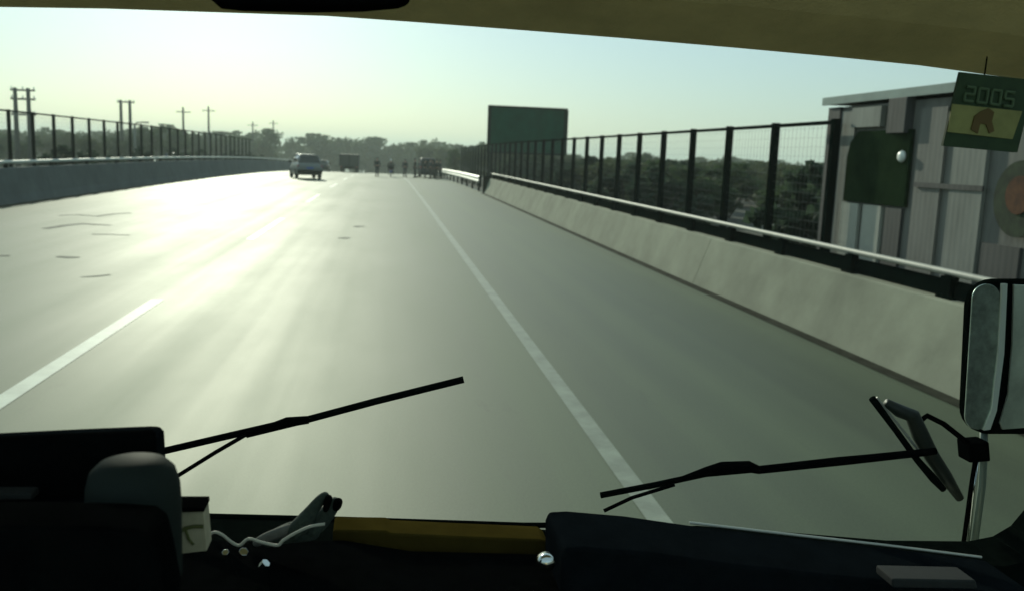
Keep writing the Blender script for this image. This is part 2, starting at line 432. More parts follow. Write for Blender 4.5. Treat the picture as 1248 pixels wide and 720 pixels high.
# ------------------------------------------------------------------ poles on the left
M['wood'] = mat('weathered_pole', (.06, .065, .055), .85, var=.3, scale=3)
def at_h(px, py, Y):
    return P(px, py, Y)
def hframe(px1, px2, pyt, Y, bars, label):
    a, b = P(px1, pyt, Y), P(px2, pyt, Y); g = zr(Y)-.6
    e = empty('utility_pole', ((a.x+b.x)/2, Y, g), label, 'utility pole', 'twin utility poles beyond the left fence')
    H = a.z-g; d = (b.x-a.x)/2
    for s in (-1, 1):
        bm = bmesh.new(); tube(bm, [(s*d, 0, -.3), (s*d, 0, H)], [.26, .17], 10); obj('pole', bm, M['wood'], e, smooth=True)
    for dz in bars:
        obj('crossarm', bx(-d-.5, d+.5, .2, .34, H-dz-.08, H-dz+.08), M['wood'], e)
        bm = bmesh.new()
        for q in (-d-.4, -.0, d+.4): lathe(bm, [(.03, 0), (.08, .05), (.05, .12), (.08, .17), (.03, .25)], (q, .27, H-dz+.08), 8)
        obj('insulators', bm, M['lampw'], e)
hframe(18, 34, 107, 90, (.2, 1.0, 2.4), 'twin pole utility frame with crossarms, nearest and tallest at the far left')
hframe(147, 158, 122, 120, (.25,), 'twin pole utility frame above the left fence, second from the far left')
def single(px, pyt, Y, label):
    a = P(px, pyt, Y); g = zr(Y)-.6; H = a.z-g
    e = empty('utility_pole', (a.x, Y, g), label, 'utility pole', 'single utility poles along the left treeline')
    bm = bmesh.new(); tube(bm, [(0, 0, -.3), (0, 0, H)], [.24, .14], 10); obj('pole', bm, M['wood'], e, smooth=True)
    obj('crossarm', bx(-1.1, 1.1, .15, .27, H-.8, H-.66), M['wood'], e)
single(223, 131, 150, 'single utility pole rising above the left trees, taller leftmost of the faint ones')
single(254, 130, 165, 'single utility pole rising above the left trees, just right of the taller faint one')
single(308, 149, 210, 'faint single utility pole above the dip in the left treeline')
single(333, 147, 230, 'faint single utility pole above the trees just left of the silver car')
# street lamp near the left fence
a = P(164, 152, 56)
e = empty('lamp_post', (a.x, 56, zr(56)), 'pale thin lamp post standing at the left fence', 'lamp post')
H = a.z - zr(56)
bm = bmesh.new(); tube(bm, [(0, 0, 0), (0, 0, H)], [.09, .06], 10); obj('pole', bm, M['clad2'], e, smooth=True)
bm = bmesh.new(); tube(bm, [(0, 0, H-.05), (.1, 0, H+.1), (.5, 0, H+.15)], .035, 8); obj('arm', bm, M['clad2'], e, smooth=True)
obj('lamp_head', bx(.4, .8, -.09, .09, H+.10, H+.18), M['clad2'], e, bevel=.02)

# ------------------------------------------------------------------ trees
M['leaf'] = [mat('foliage_a', (.050, .075, .035), .8, var=.35, scale=.6, spec=.2), mat('foliage_b', (.040, .062, .038), .8, var=.35, scale=.6, spec=.2), mat('foliage_c', (.070, .085, .045), .8, var=.35, scale=.6, spec=.2)]
for m_ in M['leaf']:
    n_ = m_.node_tree; b_ = n_.nodes['Principled BSDF']; tr = n_.nodes.new('ShaderNodeBsdfTranslucent'); mx = n_.nodes.new('ShaderNodeMixShader'); mx.inputs[0].default_value = .45
    tr.inputs[0].default_value = (*[c*1.5 for c in b_.inputs['Base Color'].default_value[:3]], 1)
    n_.links.new(b_.outputs[0], mx.inputs[1]); n_.links.new(tr.outputs[0], mx.inputs[2]); n_.links.new(mx.outputs[0], n_.nodes['Material Output'].inputs[0])
M['bark'] = mat('bark', (.05, .045, .035), .9, var=.3, scale=4)
def make_tree(kind, loc, label, group):
    rr = random.Random(100+kind)
    e = empty('tree' if kind < 4 else 'shrub', loc, label, 'tree' if kind < 4 else 'shrub', group)
    H = 10.0 if kind < 4 else 2.4
    bm = bmesh.new()
    if kind < 4:
        tube(bm, [(0, 0, -.4), (.1, .05, H*.3), (-.1, .1, H*.6), (0, 0, H*.9)], [.24, .18, .11, .03], 7)
    ends = []
    nl = 10 if kind < 4 else 9
    for i in range(nl):
        a = rr.uniform(0, 6.28); h0 = H*rr.uniform(.22, .7) if kind < 4 else 0
        ln = H*rr.uniform(.15, .30) if kind < 4 else H*.35
        hz = h0+ln*rr.uniform(.4, 1.0) if kind < 4 else H*rr.uniform(.4, .8)
        p1 = Vector((math.cos(a)*ln, math.sin(a)*ln, hz)); ends.append(p1)
        tube(bm, [(0, 0, h0), p1*.5+Vector((0, 0, h0*.5)), p1], [.08 if kind < 4 else .03, .05 if kind < 4 else .02, .02], 5)
    ends.append(Vector((0, 0, H*.85)))
    obj('trunk' if kind < 4 else 'stem', bm, M['bark'], e)
    bm = bmesh.new()
    cl = []
    for p in ends:
        for _ in range(4 if kind < 4 else 3):
            q = p + Vector((rr.gauss(0, 1), rr.gauss(0, 1), rr.gauss(0, .8)))*H*.075
            cl.append((q, H*rr.uniform(.06, .11)))
    if kind in (0, 2):
        for _ in range(8): cl.append((Vector((rr.gauss(0, .8), rr.gauss(0, .8), H*rr.uniform(.1, .45))), H*.08))
    ls = .34 if kind < 4 else .13
    for q, r_ in cl:
        for _ in range(46):
            d = Vector((rr.gauss(0, 1), rr.gauss(0, 1), rr.gauss(0, .8))).normalized()*r_*rr.uniform(.45, 1.15)
            c = q+d
            if c.z > H: c.z = H-rr.uniform(0, .3)
            n1 = Vector((rr.gauss(0, 1), rr.gauss(0, 1), rr.gauss(0, 1))).normalized(); n2 = n1.orthogonal().normalized(); n3 = n1.cross(n2)
            s = ls*rr.uniform(.6, 1.3)
            bm.faces.new([bm.verts.new(c+n2*s*.6), bm.verts.new(c+n3*s), bm.verts.new(c-n2*s*.6), bm.verts.new(c-n3*s*.8)])
    me = bpy.data.meshes.new('crown'); bm.to_mesh(me); bm.free()
    o = bpy.data.objects.new('crown' if kind < 4 else 'foliage', me); COL.objects.link(o); o.parent = e
    me.materials.append(M['leaf'][kind % 3])
    return e
protos = [None]*6
def place_tree(kind, X, Y, z, s, label, group, sx=None):
    rz = rnd.uniform(0, 6.28); sxy = sx or s*rnd.uniform(.9, 1.35)
    if protos[kind] is None:
        e = make_tree(kind, (X, Y, z), label, group); protos[kind] = e
        e.scale = (sxy, sxy, s); e.rotation_euler.z = rz
        return e
    e = copy_tree(protos[kind], (X, Y, z), rz, (sxy, sxy, s), label); e['group'] = group
    return e
skyline = [(-60,152),(-20,156),(15,157),(45,156),(75,157),(105,156),(135,158),(160,155),(182,152),(203,150),(228,158),(252,157),(276,161),(300,163),(320,158),(345,157),(362,168),(385,163),(405,164),(430,166),(455,169),(480,171),(495,173),(512,168),(530,169),(548,174),(565,177),(580,173),(600,172),(640,178),(680,180),(705,188),(735,191),(765,190),(788,182),(815,192),(850,193),(885,192),(920,194),(955,196),(990,196),(1030,197),(1080,198)]
def sky_y(px):
    for (a, b), (c, d) in zip(skyline, skyline[1:]):
        if a <= px <= c: return b+(d-b)*(px-a)/(c-a)
    return skyline[-1][1]
n_t = 0
for row, (Ya, Yb, stepx, lowf) in enumerate(((95, 135, 26, 5), (150, 200, 17, 2), (210, 290, 12, 0))):
    px = -70
    while px < 1100:
        Y = rnd.uniform(Ya, Yb)
        if row == 0 and 330 < px < 530: px += stepx; continue
        if row == 1 and 395 < px < 500: px += stepx; continue
        top = sky_y(px)+rnd.uniform(-1, 5)+lowf
        p = P(px, top, Y)
        g = zr(Y)-.05-(0 if abs(p.x) < 20 else min(6, (abs(p.x)-20)*.03))
        h = p.z-g
        if (-26 < p.x < 7.5 and Y < 420): px += stepx*(.6 if Y >= 200 else 1)
        if (-26 < p.x < 7.5 and Y < 200): continue
        k = rnd.choice((0, 1, 2, 3))
        if -26 < p.x < 7.5:
            # the road bends away down the far slope: trees close the view well beyond the crest
            Y = rnd.uniform(255, 310); p = P(px-stepx, top, Y); g = zr(Y)-.1; h = p.z-g
        side = 'left' if p.x < 0 else 'right'
        place_tree(k, p.x, Y, g, h/10.0, 'hazy grey green tree in the distant treeline beyond the fences', 'trees in the distant treeline')
        n_t += 1
        if not (-26 < p.x < 7.5): px += stepx
for i in range(85):
    Y = 24+rnd.random()*80; px = rnd.uniform(600, 1060)
    top_ = sky_y(px)+rnd.uniform(1, 9); p = P(px, top_, Y)
    if p.x < 8.6: continue
    g = zr(Y)-.05-(0 if abs(p.x) < 20 else min(6, (abs(p.x)-20)*.03))
    place_tree(rnd.choice((0, 2)), p.x, Y, g, (p.z-g)/10.0, 'low bushy grey green tree in the belt behind the right fence', 'low trees behind the right fence', sx=(p.z-g)/10*rnd.uniform(1.8, 2.6))
# shrubs along the right fence
for i in range(46):
    Y = 13+rnd.random()**.8*62; X = 7.6+rnd.uniform(0, 1)*(3+Y*.12)
    s = rnd.uniform(.55, .95)
    place_tree(4, X, Y, zr(Y)-.08, s, 'dark leafy shrub growing behind the right mesh fence', 'shrubs behind the right fence')
for i in range(26):
    Y = 26+rnd.random()*80; X = -13.6-rnd.uniform(0, .5)
    place_tree(4, X, Y, zr(Y)-.08, rnd.uniform(.5, .8), 'dark leafy shrub growing behind the left mesh fence', 'shrubs behind the left fence')

# ------------------------------------------------------------------ vehicles
M['tyre'] = mat('tyre', (.012, .012, .012), .8); M['rim'] = mat('rim', (.25, .25, .25), .4, .8)
M['glass'] = mat('car_glass', (.01, .014, .014), .06, 0, spec=.8)
M['red'] = mat('red_lamp', (.18, .01, .008), .3)
M['chrome'] = mat('chrome', (.6, .62, .6), .15, 1.0)
M['plate'] = mat('number_plate', (.05, .10, .35), .5)
def wheel(parent, x, y, r=.31, wd=.20):
    bm = bmesh.new(); lathe(bm, [(r*.62, -wd/2), (r*.93, -wd/2), (r, -wd*.3), (r, wd*.3), (r*.93, wd/2), (r*.62, wd/2)], (0, 0, 0), 24, 'X')
    t = obj('wheel', bm, M['tyre'], parent, smooth=True, loc=(x, y, r))
    bm = bmesh.new(); lathe(bm, [(r*.1, -wd*.42), (r*.6, -wd*.36), (r*.6, wd*.36), (r*.1, wd*.42)], (0, 0, 0), 20, 'X')
    obj('rim', bm, M['rim'], t)
def loft(bm, st):
    """stations: (y, z0, z1, halfwidth_low, halfwidth_high)"""
    rings = []
    for y, z0, z1, a, b in st:
        zm = z0+(z1-z0)*.55
        pr = [(-a*.93, z0), (-a, z0+(z1-z0)*.25), (-a, zm), (-b, z1-(z1-z0)*.08), (-b*.9, z1), (b*.9, z1), (b, z1-(z1-z0)*.08), (a, zm), (a, z0+(z1-z0)*.25), (a*.93, z0)]
        rings.append([bm.verts.new((x, y, z)) for x, z in pr])
    for a, b in zip(rings, rings[1:]):
        for k in range(10): bm.faces.new((a[k], a[(k+1) % 10], b[(k+1) % 10], b[k]))
    bm.faces.new(rings[0]); bm.faces.new(rings[-1][::-1])
def sedan(loc, rz, paint, label, cat='car', estate=False):
    """rear at -y"""
    e = empty('car', loc, label, cat, rz=rz)
    bm = bmesh.new()
    loft(bm, [(-2.2, .38, .80, .78, .70), (-2.1, .26, .95, .84, .76), (-1.2, .22, .97, .86, .79), (1.0, .22, .93, .86, .79), (1.9, .24, .80, .83, .74), (2.15, .34, .66, .74, .66)])
    body = obj('body', bm, paint, e, smooth=False, bevel=.04)
    bm = bmesh.new()
    back = -2.0 if estate else -1.55
    st = [(back, .94, .98, .74, .70), (back+.45 if not estate else back+.25, .94, 1.37, .74, .58), (-.3, .94, 1.43, .76, .58), (.35, .94, 1.38, .76, .58), (1.15, .93, .96, .74, .70)]
    loft(bm, st)
    gh = obj('window_band', bm, M['glass'], e, bevel=.02)
    bm = bmesh.new()
    y0 = back+.42 if not estate else back+.22
    box(bm, -.57, .57, y0, .42, 1.375, 1.45)
    obj('roof', bm, paint, e, bevel=.03)
    for s in (-1, 1):
        for ya, za, yb, zb in ((back+.05, .97, y0+.03, 1.39), (.38, 1.40, 1.1, .95)):
            bm = bmesh.new(); tube(bm, [(s*.73, ya, za), (s*.585, yb, zb)] if ya < 0 else [(s*.585, ya, za), (s*.73, yb, zb)], .035, 6); obj('pillar', bm, paint, e)
        bm = bmesh.new(); tube(bm, [(s*.765, -.25, .96), (s*.60, -.25, 1.40)], .035, 6); obj('pillar', bm, paint, e)
    for s in (-1, 1):
        obj('tail_lamp', bx(s*.72-.11, s*.72+.11, -2.17, -2.08, .70, .84), M['red'], e, bevel=.01)
        obj('headlight', bx(s*.62-.13, s*.62+.13, 2.0, 2.12, .58, .70), M['lampw'], e, bevel=.01)
        obj('door_mirror', bx(s*.93-.08, s*.93+.08, .72, .84, .93, 1.05), M['black'], e, bevel=.02)
        for yw in (-1.32, 1.32): wheel(e, s*.76, yw)
    obj('bumper', bx(-.80, .80, -2.27, -2.12, .34, .54), M['black'], e, bevel=.03)
    obj('bumper', bx(-.76, .76, 2.08, 2.22, .30, .48), M['black'], e, bevel=.03)
    obj('number_plate', bx(-.22, .22, -2.235, -2.205, .60, .71), M['plate'], e)
    return e
M['silver'] = mat('silver_paint', (.17, .185, .18), .3, .5, spec=.6)
M['dkpaint'] = mat('dark_paint', (.02, .026, .03), .3, .3)
M['bluep'] = mat('blue_paint', (.02, .035, .08), .3, .2)
M['cargo'] = mat('dark_cargo_box', (.016, .022, .020), .6, var=.2, scale=1.2)
sc_car = sedan((-5.8, 67.5, zr(67.5)), R(14), M['silver'], 'silver car seen from behind in the left lane, nearest vehicle ahead', estate=True)
sc_car.scale = (1.06, .92, 1.2)
sedan((-8.0, 118, zr(118)), 0, M['dkpaint'], 'small dark car far ahead between the silver car and the box truck')
sedan((-17.6, 80, zr(80)), R(180), M['bluep'], 'dark blue car with pale highlights beyond the left wall and fence')
# truck
t = empty('box_truck', (-4.6, 115, zr(115)), 'dark grey box truck seen from behind far ahead right of the silver car', 'truck')
obj('cargo_box', bx(-1.2, 1.2, 0, 4.6, .75, 2.25), M['cargo'], t, bevel=.04)
bm = bmesh.new()
for x in (-1.15, -.02, .06, 1.1): box(bm, x, x+.05, -.03, -.001, .8, 2.2)
obj('door_frame', bm, M['black'], t)
obj('chassis', bx(-.5, .5, .1, 6.4, .5, .84), M['black'], t)
obj('bumper', bx(-1.1, 1.1, .02, .12, .45, .60), M['black'], t, bevel=.02)
bm = bmesh.new(); loft(bm, [(4.75, .5, 2.15, 1.0, .95), (6.0, .5, 2.15, 1.0, .92), (6.5, .5, 1.5, .98, .9)]); obj('cab', bm, M['bluep'], t, bevel=.05)
for s in (-1, 1):
    obj('tail_lamp', bx(s*.95-.1, s*.95+.1, -.02, .02, .62, .74), M['red'], t)
    for y in (1.0, 5.5): wheel(t, s*.9, y, .42, .28)
v = empty('minivan', (4.0, 90, zr(90)), 'dark minivan stopped on the right shoulder behind the roadside crowd', 'van')
bm = bmesh.new(); loft(bm, [(-1.8, .35, 1.80, .76, .66), (-1.7, .26, 1.88, .78, .68), (.9, .26, 1.88, .78, .68), (1.6, .26, 1.1, .77, .72), (1.9, .3, .8, .74, .7)])
obj('body', bm, mat('dark_van_paint', (.022, .026, .030), .6), v, bevel=.05)
obj('rear_window', bx(-.55, .55, -1.84, -1.70, 1.20, 1.64), M['glass'], v, bevel=.02)
obj('bumper', bx(-.74, .74, -1.92, -1.78, .34, .50), M['black'], v, bevel=.02)
for s in (-1, 1):
    obj('tail_lamp', bx(s*.70-.06, s*.70+.06, -1.83, -1.72, .85, 1.12), M['red'], v)
    for y in (-1.15, 1.2): wheel(v, s*.70, y, .28, .17)

# ------------------------------------------------------------------ people
M['skin'] = mat('skin', (.30, .17, .11), .6); M['hair'] = mat('hair', (.01, .009, .008), .7)
def skinned(name, verts, edges, m, parent=None):
    me = bpy.data.meshes.new(name+'_s'); me.from_pydata([v[0] for v in verts], edges, []); o = bpy.data.objects.new(name+'_s', me); COL.objects.link(o)
    sk = o.modifiers.new('skin', 'SKIN'); sk.use_smooth_shade = True
    for i, v in enumerate(verts):
        r_ = v[1]; me.skin_vertices[0].data[i].radius = r_ if isinstance(r_, tuple) else (r_, r_)
        me.skin_vertices[0].data[i].use_root = (i == 0)
    ss = o.modifiers.new('sub', 'SUBSURF'); ss.levels = 2; ss.render_levels = 2
    dg = bpy.context.evaluated_depsgraph_get()
    me2 = bpy.data.meshes.new_from_object(o.evaluated_get(dg)); me2.name = name
    bpy.data.objects.remove(o, do_unlink=True)
    me2.materials.clear(); me2.materials.append(m)
    q = bpy.data.objects.new(name, me2); COL.objects.link(q)
    for p in me2.polygons: p.use_smooth = True
    if parent: q.parent = parent
    return q
def person(loc, rz, h, top, legs, label, group=None, pose='stand', arms=(0.1, 0.1)):
    k = h/1.75
    e = empty('person', loc, label, 'person', group, rz)
    # faces +y ; joints
    if pose == 'stand':
        st = [(-.11, .04), (.10, -.05)] if arms[0] != 'walk' else [(-.10, .18), (.10, -.18)]
        hip, kz = .90, .48
        J = {'pel': (0, 0, .95), 'ch': (0, .01, 1.22), 'sh': (0, 0, 1.42), 'nk': (0, .01, 1.50), 'hd': (0, .03, 1.60), 'ht': (0, .02, 1.70)}
        L_ = []
        for s, (fx, fy) in zip((-1, 1), st):
            L_.append([(s*.09, 0, .90), (s*.10, fy*.5+.02, .50), (s*.11, fy, .09), (s*.12, fy+.13, .04)])
        A_ = []
        for s, bnd in zip((-1, 1), arms):
            A_.append([(s*.19, 0, 1.40), (s*.25, -.02, 1.13), (s*.26, .02+.25*bnd*2, .90+.1*bnd), (s*.255, .05+.3*bnd*2, .80+.12*bnd)])
    else:  # riding
        J = {'pel': (0, 0, .85), 'ch': (0, .10, 1.10), 'sh': (0, .17, 1.30), 'nk': (0, .19, 1.38), 'hd': (0, .23, 1.48), 'ht': (0, .22, 1.58)}
        L_ = [[(s*.10, .02, .82), (s*.22, .42, .72), (s*.20, .25, .30), (s*.20, .38, .26)] for s in (-1, 1)]
        A_ = [[(s*.19, .17, 1.28), (s*.33, .28, 1.08), (s*.32, .52, 1.0), (s*.31, .60, .98)] for s in (-1, 1)]
    sc_ = lambda p: tuple(c*k for c in p)
    names = list(J); V = [(sc_(J[n]), {'pel': (.15*k, .11*k), 'ch': (.15*k, .11*k), 'sh': (.13*k, .09*k), 'nk': .055*k, 'hd': .085*k, 'ht': .07*k}[n]) for n in names]
    E = [(i, i+1) for i in range(5)]
    def chain(root, pts, rads):
        prev = root
        for p, r_ in zip(pts, rads):
            V.append((sc_(p), r_*k)); E.append((prev, len(V)-1)); prev = len(V)-1
    for l in L_: chain(0, l, (.085, .058, .038, .035))
    for a in A_: chain(2, a, (.055, .042, .030, .028))
    b = skinned('body', V, E, M['skin'], e)
    # clothes
    V = [(sc_(J['pel']), (.165*k, .125*k)), (sc_(J['ch']), (.165*k, .125*k)), (sc_(J['sh']), (.145*k, .10*k))]; E = [(0, 1), (1, 2)]
    for a in A_: chain(2, a[:3], (.068, .054, .042))
    skinned('jacket', V, E, top, e)
    V = [(sc_(J['pel']), (.158*k, .12*k))]; E = []
    for l in L_: chain(0, l[:3], (.098, .072, .052))
    skinned('trousers', V, E, legs, e)
    hd = Vector(sc_(J['ht']))
    bm = bmesh.new(); bmesh.ops.create_uvsphere(bm, u_segments=16, v_segments=10, radius=.105*k)
    for v in bm.verts: v.co = Vector((v.co.x*.85, v.co.y, v.co.z*.9)) + hd + Vector((0, -.03*k, -.01*k))
    obj('hair' if pose == 'stand' else 'helmet', bm, M['hair'] if pose == 'stand' else M['lampw'], e, smooth=True)
    bm = bmesh.new()
    for l in L_: 
        f = Vector(sc_(l[3])); box(bm, f.x-.045*k, f.x+.045*k, f.y-.20*k, f.y+.07*k, f.z-.04*k if pose == 'stand' else f.z-.05, f.z+.05*k)
    obj('shoes', bm, M['black'], e, bevel=.015)
    return e
cl_dark = mat('dark_cloth', (.012, .015, .017), .9); cl_grey = mat('grey_cloth', (.030, .033, .040), .9); cl_brown = mat('brown_cloth', (.028, .022, .019), .9)
person((-.82, 84, zr(84)), R(170), 1.72, cl_dark, cl_dark, 'person in dark clothes standing in the lane, leftmost of the figures ahead', pose='stand')
person((1.75, 86, zr(86)), R(20), 1.66, cl_grey, cl_grey, 'person in faded grey clothes walking just right of the motorcyclist', arms=(.4, .1))
person((2.65, 85, zr(85)), R(-100), 1.75, cl_brown, cl_dark, 'person in dark brown jacket walking between the two grey clad figures')
person((3.25, 90, zr(90)), R(60), 1.70, cl_grey, cl_dark, 'person in grey jacket standing at the left end of the roadside crowd')
for X_, Y_, h_, rz_, c1, c2, lb_ in ((3.55, 84.5, 1.68, -60, cl_dark, cl_grey, 'person in dark top and grey trousers second from the left in the roadside crowd'),
        (3.95, 82, 1.78, 120, cl_grey, cl_brown, 'tall person in grey top in the middle of the roadside crowd'),
        (4.30, 86, 1.66, 200, cl_brown, cl_brown, 'person in brown clothes behind the middle of the roadside crowd'),
        (4.42, 80.5, 1.74, 150, cl_dark, cl_dark, 'person in all dark clothes standing forward in the roadside crowd, nearest the camera'),
        (4.85, 83, 1.70, 250, cl_grey, cl_dark, 'person in grey top and dark trousers at the right end of the roadside crowd')):
    person((X_, Y_, zr(Y_)), R(rz_), h_, c1, c2, lb_)
mb = empty('motorcycle', (.42, 84, zr(84)), 'dark motorcycle seen from behind carrying a rider on the road ahead', 'motorcycle')
for y, nm in ((-.62, 'wheel'), (.68, 'wheel')):
    bm = bmesh.new(); lathe(bm, [(.22, -.045), (.29, -.04), (.31, 0), (.29, .04), (.22, .045)], (0, 0, 0), 24, 'X')
    wv = obj('wheel', bm, M['tyre'], mb, smooth=True, loc=(0, y, .31))
    bm = bmesh.new(); lathe(bm, [(.05, -.05), (.20, -.01), (.20, .01), (.05, .05)], (0, 0, 0), 20, 'X'); obj('rim', bm, M['rim'], wv)
bm = bmesh.new(); loft(bm, [(-.85, .62, .74, .10, .08), (-.3, .55, .78, .15, .12), (.1, .40, .86, .16, .13), (.4, .45, .98, .13, .10), (.5, .6, .95, .08, .06)])
obj('frame', bm, M['dkpaint'], mb, bevel=.03)
obj('seat', bx(-.13, .13, -.7, .05, .745, .83), M['black'], mb, bevel=.03)
bm = bmesh.new(); tube(bm, [(-.36, .50, 1.0), (-.1, .55, 1.04), (.1, .55, 1.04), (.36, .50, 1.0)], .016, 8)
for s in (-1, 1): tube(bm, [(s*.08, .50, 1.0), (s*.08, .68, .31)], .02, 8)
obj('handlebar', bm, M['chrome'], mb)
obj('tail_lamp', bx(-.06, .06, -.92, -.85, .64, .72), M['red'], mb); obj('number_plate', bx(-.1, .1, -.94, -.925, .46, .6), M['plate'], mb)
obj('luggage_box', bx(-.30, .30, -.95, -.5, .84, 1.12), cl_dark, mb, bevel=.03)
person((.42, 84-.05, zr(84)), 0, 1.72, cl_dark, cl_dark, 'motorcyclist in dark clothes and pale helmet riding ahead in the lane', pose='ride')

# ------------------------------------------------------------------ haze
hz = mat('haze_air', (1, 1, 1)); n = hz.node_tree; n.nodes.clear()
o_ = n.nodes.new('ShaderNodeOutputMaterial'); pv = n.nodes.new('ShaderNodeVolumePrincipled')
pv.inputs['Color'].default_value = (.86, .97, .90, 1); pv.inputs['Density'].default_value = 0.0008; pv.inputs['Anisotropy'].default_value = .35
n.links.new(pv.outputs[0], o_.inputs['Volume'])
HAZE = obj('haze', bx(-4100, 4100, -500, 6100, -28, 40), hz, kind='stuff')
HAZE['label'] = 'pale greenish air haze over the whole road'

# ------------------------------------------------------------------ the bus we look out of
bus = empty('bus', (0, 0, 0), 'dark interior of the bus front with dashboard, windshield wipers and olive header', 'bus')
YG = 1.42          # windshield plane
XL, XR = -1.28, 1.16
# windshield seal/opening
# header / headliner (olive) : lower edge follows the top of the windshield
hp = [(-260, -6), (0, 9), (130, 11), (250, 15), (400, 20), (500, 27), (620, 36), (760, 47), (900, 59), (1020, 70), (1120, 80), (1172, 87), (1230, 95), (1300, 103)]
bm = bmesh.new()
top = 3.02
rows = []
for px, py in hp:
    p = P(px, py, YG)
    rows.append([bm.verts.new((p.x, YG, p.z)), bm.verts.new((p.x, YG-.03, p.z-.002)), bm.verts.new((p.x, YG-.16, p.z+.035)), bm.verts.new((p.x, YG-.42, p.z+.16)), bm.verts.new((p.x, .4, top-.3)), bm.verts.new((p.x, .4, top-.24)), bm.verts.new((p.x, YG, top-.24))])
for a, b in zip(rows, rows[1:]):
    for k in range(7): bm.faces.new((a[k], b[k], b[(k+1) % 7], a[(k+1) % 7]))
bm.faces.new(rows[0]); bm.faces.new(rows[-1][::-1])
obj('header_panel', bm, M['olive'], bus, smooth=False)
bm = bmesh.new(); tube(bm, [P(px, py-1, YG)+Vector((0, .004, .006)) for px, py in hp], .0055, 8)
obj('upper_seal', bm, M['rubber'], bus, smooth=True)
obj('roof', bx(XL-.25, XR+.1, .36, YG-.01, top-.235, top-.16), M['bus'], bus, bevel=.02)
# dark front body under the windshield
bm = prism_px([(-260, 628), (250, 631), (420, 635), (640, 643), (665, 645), (850, 640), (960, 648), (1080, 658), (1180, 659), (1210, 653), (1232, 640), (1252, 616), (1340, 560), (1340, 900), (-260, 900)], YG, YG-.10)
obj('lower_frame', bm, M['rubber'], bus)
bm = bmesh.new(); tube(bm, [P(*q, YG)+Vector((0, .01, -.002)) for q in ((-200, 627), (250, 630), (420, 634), (640, 641), (700, 641))], .005, 8)
obj('lower_seal', bm, M['rubber'], bus, smooth=True)
# right pillar and left pillar
bm = prism_px([(1252, 616), (1262, 560), (1275, 300), (1290, 100), (1400, 90), (1400, 620)], YG, YG-.14)
obj('pillar', bm, M['rubber'], bus)
pL = P(-262, 300, YG).x
obj('pillar', bx(pL-.12, pL, YG-.14, YG, 1.5, top-.25), M['rubber'], bus)
obj('front_panel', bx(XL-.2, XR+.06, YG+.002, YG+.05, .45, P(640, 700, YG).z), M['bus'], bus, bevel=.015)
for x in (XL-.24, XR+.06): obj('side_panel', bx(x, x+.04, -6.5, YG-.16, .45, 1.45), M['bus'], bus, bevel=.01)
for x in (XL-.24, XR+.06): 
    for y in (.42,):
        obj('window_pillar', bx(x+.003, x+.037, y-.05, y+.05, 1.452, top-.237), M['bus'], bus)
obj('floor', bx(XL-.2, XR+.05, -6.5, YG-.02, .55, .62), M['vinyl'], bus)
obj('rear_wall', bx(XL-.2, XR+.05, -6.56, -6.51, .45, 1.5), M['olive'], bus)

# dashboard
M['dash'] = M['black']
bm = prism_px([(200, 655), (420, 655), (500, 668), (660, 672), (1190, 715), (1330, 740), (1330, 1000), (-260, 1000), (-260, 640)], 1.30, .92)
obj('dashboard', bm, M['black'], bus, bevel=.012)
bm = prism_px([(408, 628), (470, 629), (476, 632), (560, 636), (655, 640), (662, 646), (662, 676), (408, 672)], 1.36, 1.305)
obj('cowl_trim', bm, M['brown'], bus, bevel=.004)
# right raised pad
bm = prism_px([(664, 632), (668, 622), (690, 621), (760, 627), (850, 640), (960, 653), (1080, 666), (1200, 681), (1206, 690), (1206, 760), (664, 720)], 1.295, 1.16)
obj('dash_pad', bm, M['navy'], bus, bevel=.006)
M['edge'] = mat('pale_edge', (.42, .42, .36), .4, .3)
bm = bmesh.new(); tube(bm, [P(x, y, 1.30)+Vector((0, .0, .001)) for x, y in ((840, 637), (960, 651), (1080, 664.5), (1196, 679))], .0022, 6)  # thin pale line, the highlight along the pad edge put into colour
obj('pad_highlight', bm, M['edge'], bus)
M['greyp'] = mat('grey_handle_plastic', (.010, .012, .011), .9, var=.2, scale=30)
bm = prism_px([(1088, 705), (1190, 707), (1192, 718), (1088, 716)], 1.10, 1.145)
obj('grab_handle', bm, M['greyp'], bus, bevel=.003)
bm = prism_px([(-40, 601), (38, 601), (40, 609), (-40, 610)], .905, .925)
obj('switch_strip', bm, M['greyp'], bus, bevel=.002)
bm = bmesh.new(); c = P(666, 686, 1.15); lathe(bm, [(.001, -.006), (.010, -.004), (.013, 0), (.013, .01)], c, 16, 'Y')
obj('knob', bm, M['chrome'], bus, smooth=True)
# instrument cowl
bm = prism_px([(-240, 540), (0, 526), (100, 521), (185, 517.5), (196, 518), (201, 524), (203, 560), (207, 720), (207, 1000), (-240, 1000)], 1.02, .93)
obj('instrument_cowl', bm, M['navy'], bus, bevel=.004)
bm = prism_px([(-240, 545), (0, 531), (185, 523), (190, 526), (193, 600), (-240, 612)], .929, .924)
obj('instrument_face', bm, M['black'], bus)

bm = prism_px([(-300, 604), (40, 608), (150, 610), (192, 613), (206, 622), (213, 650), (222, 700), (222, 1000), (-300, 1000)], .80, .74)
obj('dash_binnacle', bm, M['black'], bus, bevel=.006)
